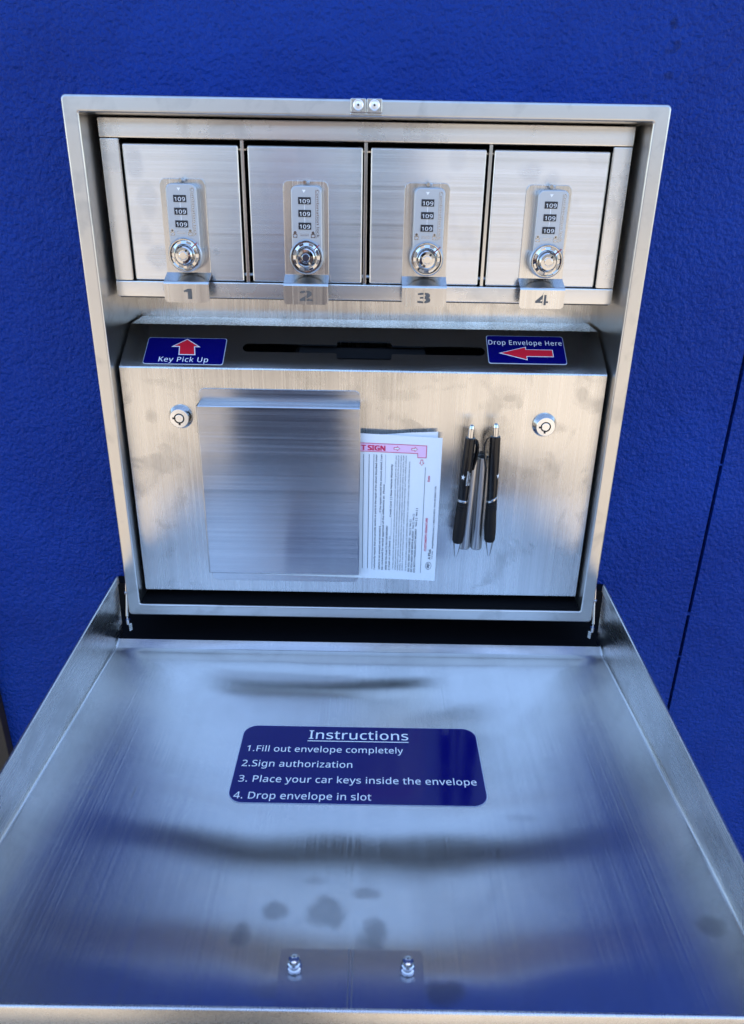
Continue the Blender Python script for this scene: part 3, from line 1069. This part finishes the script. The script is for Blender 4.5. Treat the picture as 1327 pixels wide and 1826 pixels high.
# pink band, its outline and lettering
def bz(x): return -.0017 * (x + .0024) / .0658
for i in range(6):
    xa = -.02 + i * (.075 / 6); xb = xa + .075 / 6
    slanted([(xa, .1899 + bz(xa)), (xb, .1899 + bz(xb)), (xb, .1980 + bz(xb)), (xa, .1980 + bz(xa))], M['pink'])
    slanted([(xa, .1979 + bz(xa)), (xb, .1979 + bz(xb)), (xb, .1985 + bz(xb)), (xa, .1985 + bz(xa))], M['inkred'], .0005)
    slanted([(xa, .1894 + bz(xa)), (xb, .1894 + bz(xb)), (xb, .1900 + bz(xb)), (xa, .1900 + bz(xa))], M['inkred'], .0005)
slanted([(.0550, .1843), (.0634, .1841), (.0634, .1963), (.0550, .1966)], M['pink'], .00035)
slanted([(.0630, .1841), (.0636, .1841), (.0636, .1968), (.0630, .1968)], M['inkred'], .0005)
slanted([(.0547, .1837), (.0636, .1837), (.0636, .1843), (.0547, .1843)], M['inkred'], .0005)
slanted([(.0547, .1837), (.0552, .1837), (.0552, .1886), (.0547, .1886)], M['inkred'], .0005)
slanted([(.0549, .1963), (.0636, .1961), (.0636, .1967), (.0549, .1969)], M['inkred'], .0005)
def ptext(body, x, z, width, cap, mat, rot=0, bold=0.0, lift=.0005, sp=1.0):
    vs, fs = text(body, 1.0, None, None, bold, 'LEFT', 0, sp)
    a = min(p[0] for p in vs); b2 = max(p[0] for p in vs)
    sx = width / (b2 - a); sy = cap / .70
    if rot: vs = [(x - p[1] * sy, z + (p[0] - a) * sx, p[2]) for p in vs]
    else: vs = [(x + (p[0] - a) * sx, z + p[1] * sy + bz(x + (p[0] - a) * sx), p[2]) for p in vs]
    put(ev, vs, fs, mat, lift)
ptext('MUS', -.0196, .1909, .0165, .0060, M['inkred'], 0, .045)
ptext('T SIGN', -.0012, .1909, .0240, .0060, M['inkred'], 0, .045)
def small_arrow(x, z, rot):
    pts = [(-.0030, -.0012), (.0002, -.0012), (.0002, -.0027), (.0032, 0), (.0002, .0027), (.0002, .0012), (-.0030, .0012)]
    inn = [(-.0024, -.0007), (.0007, -.0007), (.0007, -.0017), (.0025, 0), (.0007, .0017), (.0007, .0007), (-.0024, .0007)]
    for pl, mt, lf in ((pts, M['inkred'], .0005), (inn, M['paper'], .0007)):
        q = [((-b2 if rot else a), (-a if rot else b2)) for a, b2 in pl]
        q = [(x + a, z + b2) for a, b2 in q]
        if rot: q = q[::-1]
        slanted(q, mt, lf)
    for a in ((-.0033, 0),):
        pass
small_arrow(.0340, .1930, 0)
small_arrow(.0515, .1926, 0)
small_arrow(.0592, .1790, 1)
for x in (.0012, .0067):
    quad(x, .0585, x + .0005, .1865, M['ink'])
quad(.0114, .0580, .0118, .1865, M['ink'])
lines = [(.0140, 'I voluntarily request that you provide service or parts in the repair of the above described motor', .0575, .1865, .0017, M['ink']),
         (.0190, 'vehicle in an amount not to exceed $ __________. If the repairs exceed the amount stated, I can', .0575, .1865, .0017, M['ink']),
         (.0222, 'be contacted for verbal approval of the difference at:  Phone ____________________', .0575, .1865, .0017, M['ink']),
         (.0263, 'HOW DO YOU PLAN TO PAY FOR REPAIRS?', .0572, .1090, .0018, M['ink']),
         (.0296, '[ ] Cash or Local Check  [ ] ______________ Credit Card  [ ] New Vehicle Warranty', .0572, .1765, .0017, M['ink']),
         (.0335, 'I hereby authorize the above repair work to be done along with the necessary material, and hereby grant you and/or your', .0580, .1860, .0013, M['ink']),
         (.0360, 'employees permission to operate the vehicle herein described on streets, highways or elsewhere for the purpose of', .0575, .1860, .0013, M['ink']),
         (.0385, 'testing and/or inspection. An express mechanics lien is hereby acknowledged on above vehicle to secure the amount of repairs', .0570, .1860, .0013, M['ink']),
         (.0410, 'thereto. You will not be held responsible for loss or damage to vehicle or articles left in vehicle in case of fire, theft', .0570, .1860, .0013, M['ink']),
         (.0434, 'accident or any other cause beyond your control. I understand the estimate may change and I will be notified in advance', .0570, .1860, .0013, M['ink']),
         (.0470, 'In my absence, do what is needed. (USE SEPARATE FORM FOR EACH)  I am unable to receive a copy of the estimated service.', .0568, .1800, .0014, M['ink']),
         (.0502, 'DO YOU WANT OLD PARTS?   Yes [ ]  No [ ]', .0558, .1165, .0017, M['ink']),
         (.0532, 'DO YOU NEED NEW WIPER BLADES?   Yes [ ]  No [ ]', .0553, .1230, .0017, M['ink']),
         (.0562, 'DO BOTH HEADLIGHTS WORK?   Yes [ ]  No [ ]', .0550, .1295, .0017, M['ink']),
         (.0668, "CUSTOMER'S SIGNATURE", .0808, .1190, .0022, M['inkred']),
         (.0668, 'Date', .1588, .1652, .0021, M['inkred']),
         (.0714, 'A Plus', .0712, .0830, .0026, M['ink']),
         (.0742, 'shopAPlusforms.com | 1-800-314-4219 - Form KF-ENV2-1175', .0840, .1540, .0015, M['ink']),
         (.0742, 'Order today', .0716, .0812, .0012, M['ink'])]
for (x, s, z0, z1, cap, mt) in lines:
    cap *= 1.14
    ptext(s, x + cap * .45, z0, z1 - z0, cap, mt, 1, .022 if cap > .0016 else .008)
quad(.0628, .0545, .0632, .1740, M['ink'])
# round emblem with script letters
n = 28
ro, ri = .0040, .0036
vs, fs = [], []
for i in range(n):
    a = 2 * math.pi * i / n
    vs += [(.0710 + ro * .78 * math.cos(a), .0635 + ro * 1.15 * math.sin(a), 0), (.0710 + ri * .78 * math.cos(a), .0635 + ri * 1.15 * math.sin(a), 0)]
for i in range(n):
    j = (i + 1) % n
    fs.append([2 * i, 2 * j, 2 * j + 1, 2 * i + 1])
put(ev, vs, fs, M['ink'], .0005)
ptext('ap', .0716, .0608, .0054, .0032, M['ink'], 1, .02)
evo = ev.build('envelope', wn=False)
tag(evo, 'printed white envelope with pink MUST SIGN band, foremost in the steel pocket', 'envelope')
ev2 = MB()
# the envelope behind it: a corner shows above
vs, fs = [], []
for j in range(9):
    for i in range(25):
        u = i / 24; v = j / 8
        x = -.140 + (.140 + .0741) * u
        top = .2072 if x < .02 else .2072 + (.2100 - .2072) * min(1, (x - .02) / .054)
        if -.0025 < x < .045: top -= .0008 * math.sin((x + .0025) / .0475 * math.pi)
        z = .049 + (top - .049) * v
        vs.append((x, .0098 - .0012 * max(0, u - .6), z))
for j in range(8):
    for i in range(24):
        a = j * 25 + i
        fs.append([a, a + 1, a + 26, a + 25])
ev2.add(vs, fs, M['paper'], None, True)
ev2o = ev2.build('envelope', wn=False)
tag(ev2o, 'blank white envelope behind the printed one, only its upper corner showing', 'envelope')

# ------------------------------------------------------------------ pens
def make_pen(p_bot, p_top, label, clip_side, logo_rot, ring_slant, full_logo):
    p0, p1 = Vector(p_bot), Vector(p_top)
    L = (p1 - p0).length
    zx = (p1 - p0).normalized()
    yx = Vector((0, -1, 0)); yx = (yx - zx * yx.dot(zx)).normalized()
    xx = yx.cross(zx)
    root = empty('pen', label, 'pen', p_bot, 'black pens hanging on the holder tubes')
    root.matrix_world = Matrix(((xx.x, yx.x, zx.x, p0.x), (xx.y, yx.y, zx.y, p0.y), (xx.z, yx.z, zx.z, p0.z), (0, 0, 0, 1)))
    q = L / .143
    c = MB(); c.lathe([(.0009, 0), (.0012, .0006), (.0016, .002), (.0030, .009), (.0044, .0172)], M['chrome'], None, 28); c.build('tip', root)
    c = MB()
    pr = [(.0046, .0170), (.0055, .019), (.0060, .028), (.0057, .040), (.0053, .052)]
    z = .052
    for i in range(3):
        pr += [(.0055, z), (.0055, z + .0014), (.0050, z + .0018), (.0050, z + .0024)]; z += .0027
    pr += [(.0053, z), (.0053, .0628)]
    c.lathe(pr, M['rub'], None, 32); c.build('grip', root)
    c = MB()
    vs, fs = [], []
    n = 32
    for (r, w) in ((.0053, .0626), (.0057, .0630), (.0057, .0648), (.0053, .0652)):
        for i in range(n):
            a = 2 * math.pi * i / n
            vs.append((r * math.cos(a), r * math.sin(a), w + ring_slant * math.cos(a)))
    for j in range(3):
        for i in range(n):
            k2 = (i + 1) % n
            fs.append([j * n + i, j * n + k2, (j + 1) * n + k2, (j + 1) * n + i])
    c.add(vs, fs, M['chrome'], None, True); c.build('ring', root)
    c = MB()
    c.lathe([(.0051, .0600), (.0052, .0650), (.0054, .080), (.0055, .105), (.0052, .128), (.0049, .1296), (.0036, .1300)], M['blk'], None, 32); c.build('barrel', root)
    c = MB(); c.lathe([(.0031, .1292), (.0031, .1385), (.0027, .1395), (.0027, .1400), (.0020, .1420), (.0006, .1430)], M['chrome'], None, 24); c.build('push_button', root)
    c = MB()
    s = clip_side
    rot = Matrix.Rotation(math.atan2(-.55, s), 4, 'Z')
    path = [(.0046, .1285), (.0075, .1265), (.0094, .121), (.0098, .114), (.0092, .106), (.0080, .0995), (.0074, .0955)]
    vs, fs = [], []
    for i, (a, w) in enumerate(path):
        hw = .0021 if i < 4 else .0021 - .0003 * (i - 3)
        for (da, db) in ((-.0007, -hw), (.0009, -hw), (.0009, hw), (-.0007, hw)):
            vs.append((a + da, db, w))
    for i in range(len(path) - 1):
        for j in range(4):
            k2 = (j + 1) % 4
            fs.append([4 * i + j, 4 * i + k2, 4 * i + 4 + k2, 4 * i + 4 + j])
    fs += [[0, 1, 2, 3][::-1], [4 * len(path) - 4 + j for j in range(4)]]
    c.add(vs, fs, M['blk'], rot)
    c.build('clip', root)
    # white print wrapped on the barrel: reads along the pen
    c = MB()
    def wrap(vs, fs, ang):
        out = []
        for (x, y, _) in vs:
            a = ang + x / .0056
            out.append((.00566 * math.cos(a), .00566 * math.sin(a), y))
        c.add(out, fs, M['white'])
    star = []
    for i in range(10):
        a = math.radians(90 + 36 * i); r = (.0027 if i % 2 == 0 else .0010)
        star.append((r * math.cos(a) * .9, r * math.sin(a) * 1.15, 0))
    ang = math.radians(90 + logo_rot)
    sv = [(0, 0, 0)] + star
    wrap([(p[0] + .0, p[1] + .0900, 0) for p in sv], [[0, 1 + i, 1 + (i + 1) % 10] for i in range(10)], ang)
    if full_logo:
        for kk, (s_, cap, dx) in enumerate((('ADVANTAGE', .0019, .0052), ('AUTO SERVICE', .0015, .0072), ('FAMILY OWNED', .0011, .0087))):
            vs, fs = text(s_, 1.0, None, None, .01)
            a = min(p[0] for p in vs); b2 = max(p[0] for p in vs)
            ln = (.0155, .0135, .010)[kk]
            wrap([(dx - p[1] * cap / .7, .0815 + (p[0] - a) * ln / (b2 - a), 0) for p in vs], fs, ang)
    c.build('logo_print', root)
    return root

make_pen((.0980, -.0030, .0790), (.1052, -.0030, .2218), 'black click pen with white star logo and lettering, left of the grey tubes', -1, -34, .0004, True)
make_pen((.1324, -.0010, .0800), (.1285, -.0010, .2205), 'black click pen with slanted silver ring, right of the grey tubes', 1, 50, -.0028, False)

# ------------------------------------------------------------------ the photographer, mirrored softly in the steel
M['shirt'] = plain('shirt_navy_cotton', (0.006, 0.011, 0.036), 0.9)
M['jeans'] = plain('jeans_dark_denim', (0.020, 0.028, 0.050), 0.9)
M['skin'] = plain('skin', (0.46, 0.26, 0.19), 0.5)
M['hair'] = plain('hair_dark_brown', (0.018, 0.011, 0.008), 0.6)
M['shoe'] = plain('shoe_black', (0.012, 0.012, 0.012), 0.5)

def skinned(name, chain, mat, parent, sub=2):
    """chain: list of (point, radius_x, radius_y, parent index)"""
    me = bpy.data.meshes.new(name)
    me.from_pydata([c[0] for c in chain], [(c[3], i) for i, c in enumerate(chain) if c[3] is not None], [])
    o = bpy.data.objects.new(name, me); COL.objects.link(o)
    md = o.modifiers.new('skin', 'SKIN'); md.use_smooth_shade = True
    me.skin_vertices.new() if not me.skin_vertices else None
    for sv, c in zip(me.skin_vertices[0].data, chain): sv.radius = (c[1], c[2])
    me.skin_vertices[0].data[0].use_root = True
    ss = o.modifiers.new('sub', 'SUBSURF'); ss.levels = sub; ss.render_levels = sub
    dg = bpy.context.evaluated_depsgraph_get()
    m2 = bpy.data.meshes.new_from_object(o.evaluated_get(dg))
    bpy.data.objects.remove(o); bpy.data.meshes.remove(me)
    m2.materials.clear(); m2.materials.append(mat)
    m2.polygons.foreach_set('material_index', [0] * len(m2.polygons))
    m2.polygons.foreach_set('use_smooth', [True] * len(m2.polygons))
    o = bpy.data.objects.new(name, m2); COL.objects.link(o)
    if parent: o.parent = parent
    return o

PX, PYY = -.20, -1.17
per = empty('person', 'person in a navy shirt and jeans standing before the box with a raised phone', 'person', (PX, PYY, GROUND))
ch = [((0, 0, .93), .150, .105, None), ((0, .0, 1.08), .140, .100, 0), ((0, -.005, 1.24), .185, .120, 1), ((0, -.01, 1.38), .165, .100, 2), ((0, -.005, 1.47), .060, .060, 3), ((0, .010, 1.53), .055, .058, 4)]
for s_ in (-1, 1):
    b0 = len(ch)
    hx, hy = PX * -1 + s_ * .075, .405           # hand position relative to the body
    ch += [((s_ * .175, -.01, 1.405), .062, .060, 3), ((s_ * .240, .02, 1.27), .052, .052, b0), ((s_ * .240 * .9 + .02, .10, 1.15), .044, .044, b0 + 1),
           (((s_ * .23 + hx) / 2, .25, 1.37), .038, .036, b0 + 2), ((hx, .375, 1.545), .026, .032, b0 + 3)]
    l0 = len(ch)
    ch += [((s_ * .095, 0, .86), .098, .100, 0), ((s_ * .105, .015, .50), .066, .068, l0), ((s_ * .108, -.01, .30), .056, .060, l0 + 1), ((s_ * .110, -.02, .09), .040, .044, l0 + 2)]
body = skinned('body', ch, M['shirt'], per, 2)
for mt in (M['jeans'], M['skin']): body.data.materials.append(mt)
for p in body.data.polygons:
    c_ = p.center
    if c_.z < .93: p.material_index = 1
    elif c_.z > 1.475 and abs(c_.x) < .1 and c_.y < .15: p.material_index = 2
    elif c_.y > .17: p.material_index = 2
# head with face and ears
hb = MB()
vs, fs = [], []
nu_, nv_ = 32, 24
for j in range(nv_ + 1):
    th = math.pi * j / nv_
    for i in range(nu_):
        ph = 2 * math.pi * i / nu_
        x = .078 * math.sin(th) * math.cos(ph); y = .098 * math.sin(th) * math.sin(ph); z = .118 * math.cos(th)
        if z < 0: x *= 1 - .28 * (z / .118) ** 2; y *= 1 - .12 * (z / .118) ** 2
        if y > 0:
            d_ = math.hypot(x / .016, (z + .022) / .026); y += .020 * math.exp(-d_ * d_)           # nose
            for sx in (-1, 1):
                d_ = math.hypot((x - sx * .032) / .016, (z - .006) / .012); y -= .009 * math.exp(-d_ * d_)   # eye sockets
            d_ = math.hypot(x / .026, (z + .062) / .007); y += .004 * math.exp(-d_ * d_)            # lips
            d_ = math.hypot(x / .024, (z + .100) / .016); y += .008 * math.exp(-d_ * d_)            # chin
        vs.append((x, y, z))
for j in range(nv_):
    for i in range(nu_):
        k2 = (i + 1) % nu_
        fs.append([j * nu_ + i, (j + 1) * nu_ + i, (j + 1) * nu_ + k2, j * nu_ + k2])
HM = T(0, .035, 1.645) @ Matrix.Rotation(math.radians(-8), 4, 'X')
hb.add(vs, fs, M['skin'], HM, True)
for sx in (-1, 1):
    hb.lathe([(.0, -.012), (.010, -.010), (.0125, 0), (.010, .010), (0, .012)], M['white'], HM @ T(sx * .032, .072, .006), 16)
    hb.lathe([(.0055, .0), (.0, .0012)], M['keyway'], HM @ T(sx * .032, .0848, .005) @ Matrix.Rotation(-math.pi / 2, 4, 'X'), 14)
    hb.box(-.006, .006, -.016, .014, -.030, .030, M['skin'], HM @ T(sx * .078, -.008, -.008) @ Matrix.Rotation(sx * .25, 4, 'Z'), bev=.0055, seg=3)
hb.add([(-.024, .0905, -.0625), (.024, .0905, -.0625), (.012, .0955, -.0690), (-.012, .0955, -.0690)], [[0, 3, 2, 1]], M['redmark'], HM)
hb.build('head', per)
hr = MB()
vv = [(x * 1.07, y * 1.07 - .006, z * 1.07 + .004) for (x, y, z) in vs]
ff = [f for f in fs if sum(vv[q][2] for q in f) / 4 > (.045 if sum(vv[q][1] for q in f) / 4 > .02 else -.045)]
hr.add(vv, ff, M['hair'], HM, True)
hr.build('hair', per)
for s_ in (-1, 1):
    skinned('shoe', [((s_ * .110, -.05, .045), .040, .040, None), ((s_ * .114, .05, .040), .042, .036, 0), ((s_ * .118, .15, .028), .040, .024, 1), ((s_ * .120, .19, .024), .028, .018, 2)], M['shoe'], per, 2)
    # hand: palm with four fingers behind the phone and a thumb in front
    hx = -PX + s_ * .075
    hc = [((hx, .385, 1.555), .024, .018, None), ((hx - s_ * .006, .425, 1.595), .026, .013, 0)]
    hand = skinned('palm', hc, M['skin'], per, 2)
    for q in range(4):
        z0 = 1.560 + q * .018
        ln = (.9, 1.0, .98, .8)[3 - q]
        skinned('finger', [((hx - s_ * .004, .425, z0), .0088, .0088, None), ((hx + s_ * .004, .452, z0 + .004), .0082, .0082, 0), ((hx - s_ * .014 * ln, .462, z0 + .007), .0076, .0076, 1), ((hx - s_ * .030 * ln, .460, z0 + .009), .0066, .0066, 2)], M['skin'], hand, 1)
    skinned('thumb', [((hx - s_ * .004, .405, 1.575), .0115, .0105, None), ((hx - s_ * .016, .416, 1.605), .0100, .0095, 0), ((hx - s_ * .028, .428, 1.630), .0082, .0076, 1)], M['skin'], hand, 1)
ph = MB()
PH = T(.0096, -.716, .420) @ Matrix.Rotation(math.radians(-24), 4, 'X')
ph.box(-.037, .037, -.004, .004, -.100, .052, M['blk'], PH, bev=.003, seg=3)
pho = ph.build('phone')
tag(pho, 'black phone held up in both hands in front of the box', 'phone')

# ------------------------------------------------------------------ report
for o in scene.objects:
    if o.type == 'MESH': o.data.validate()
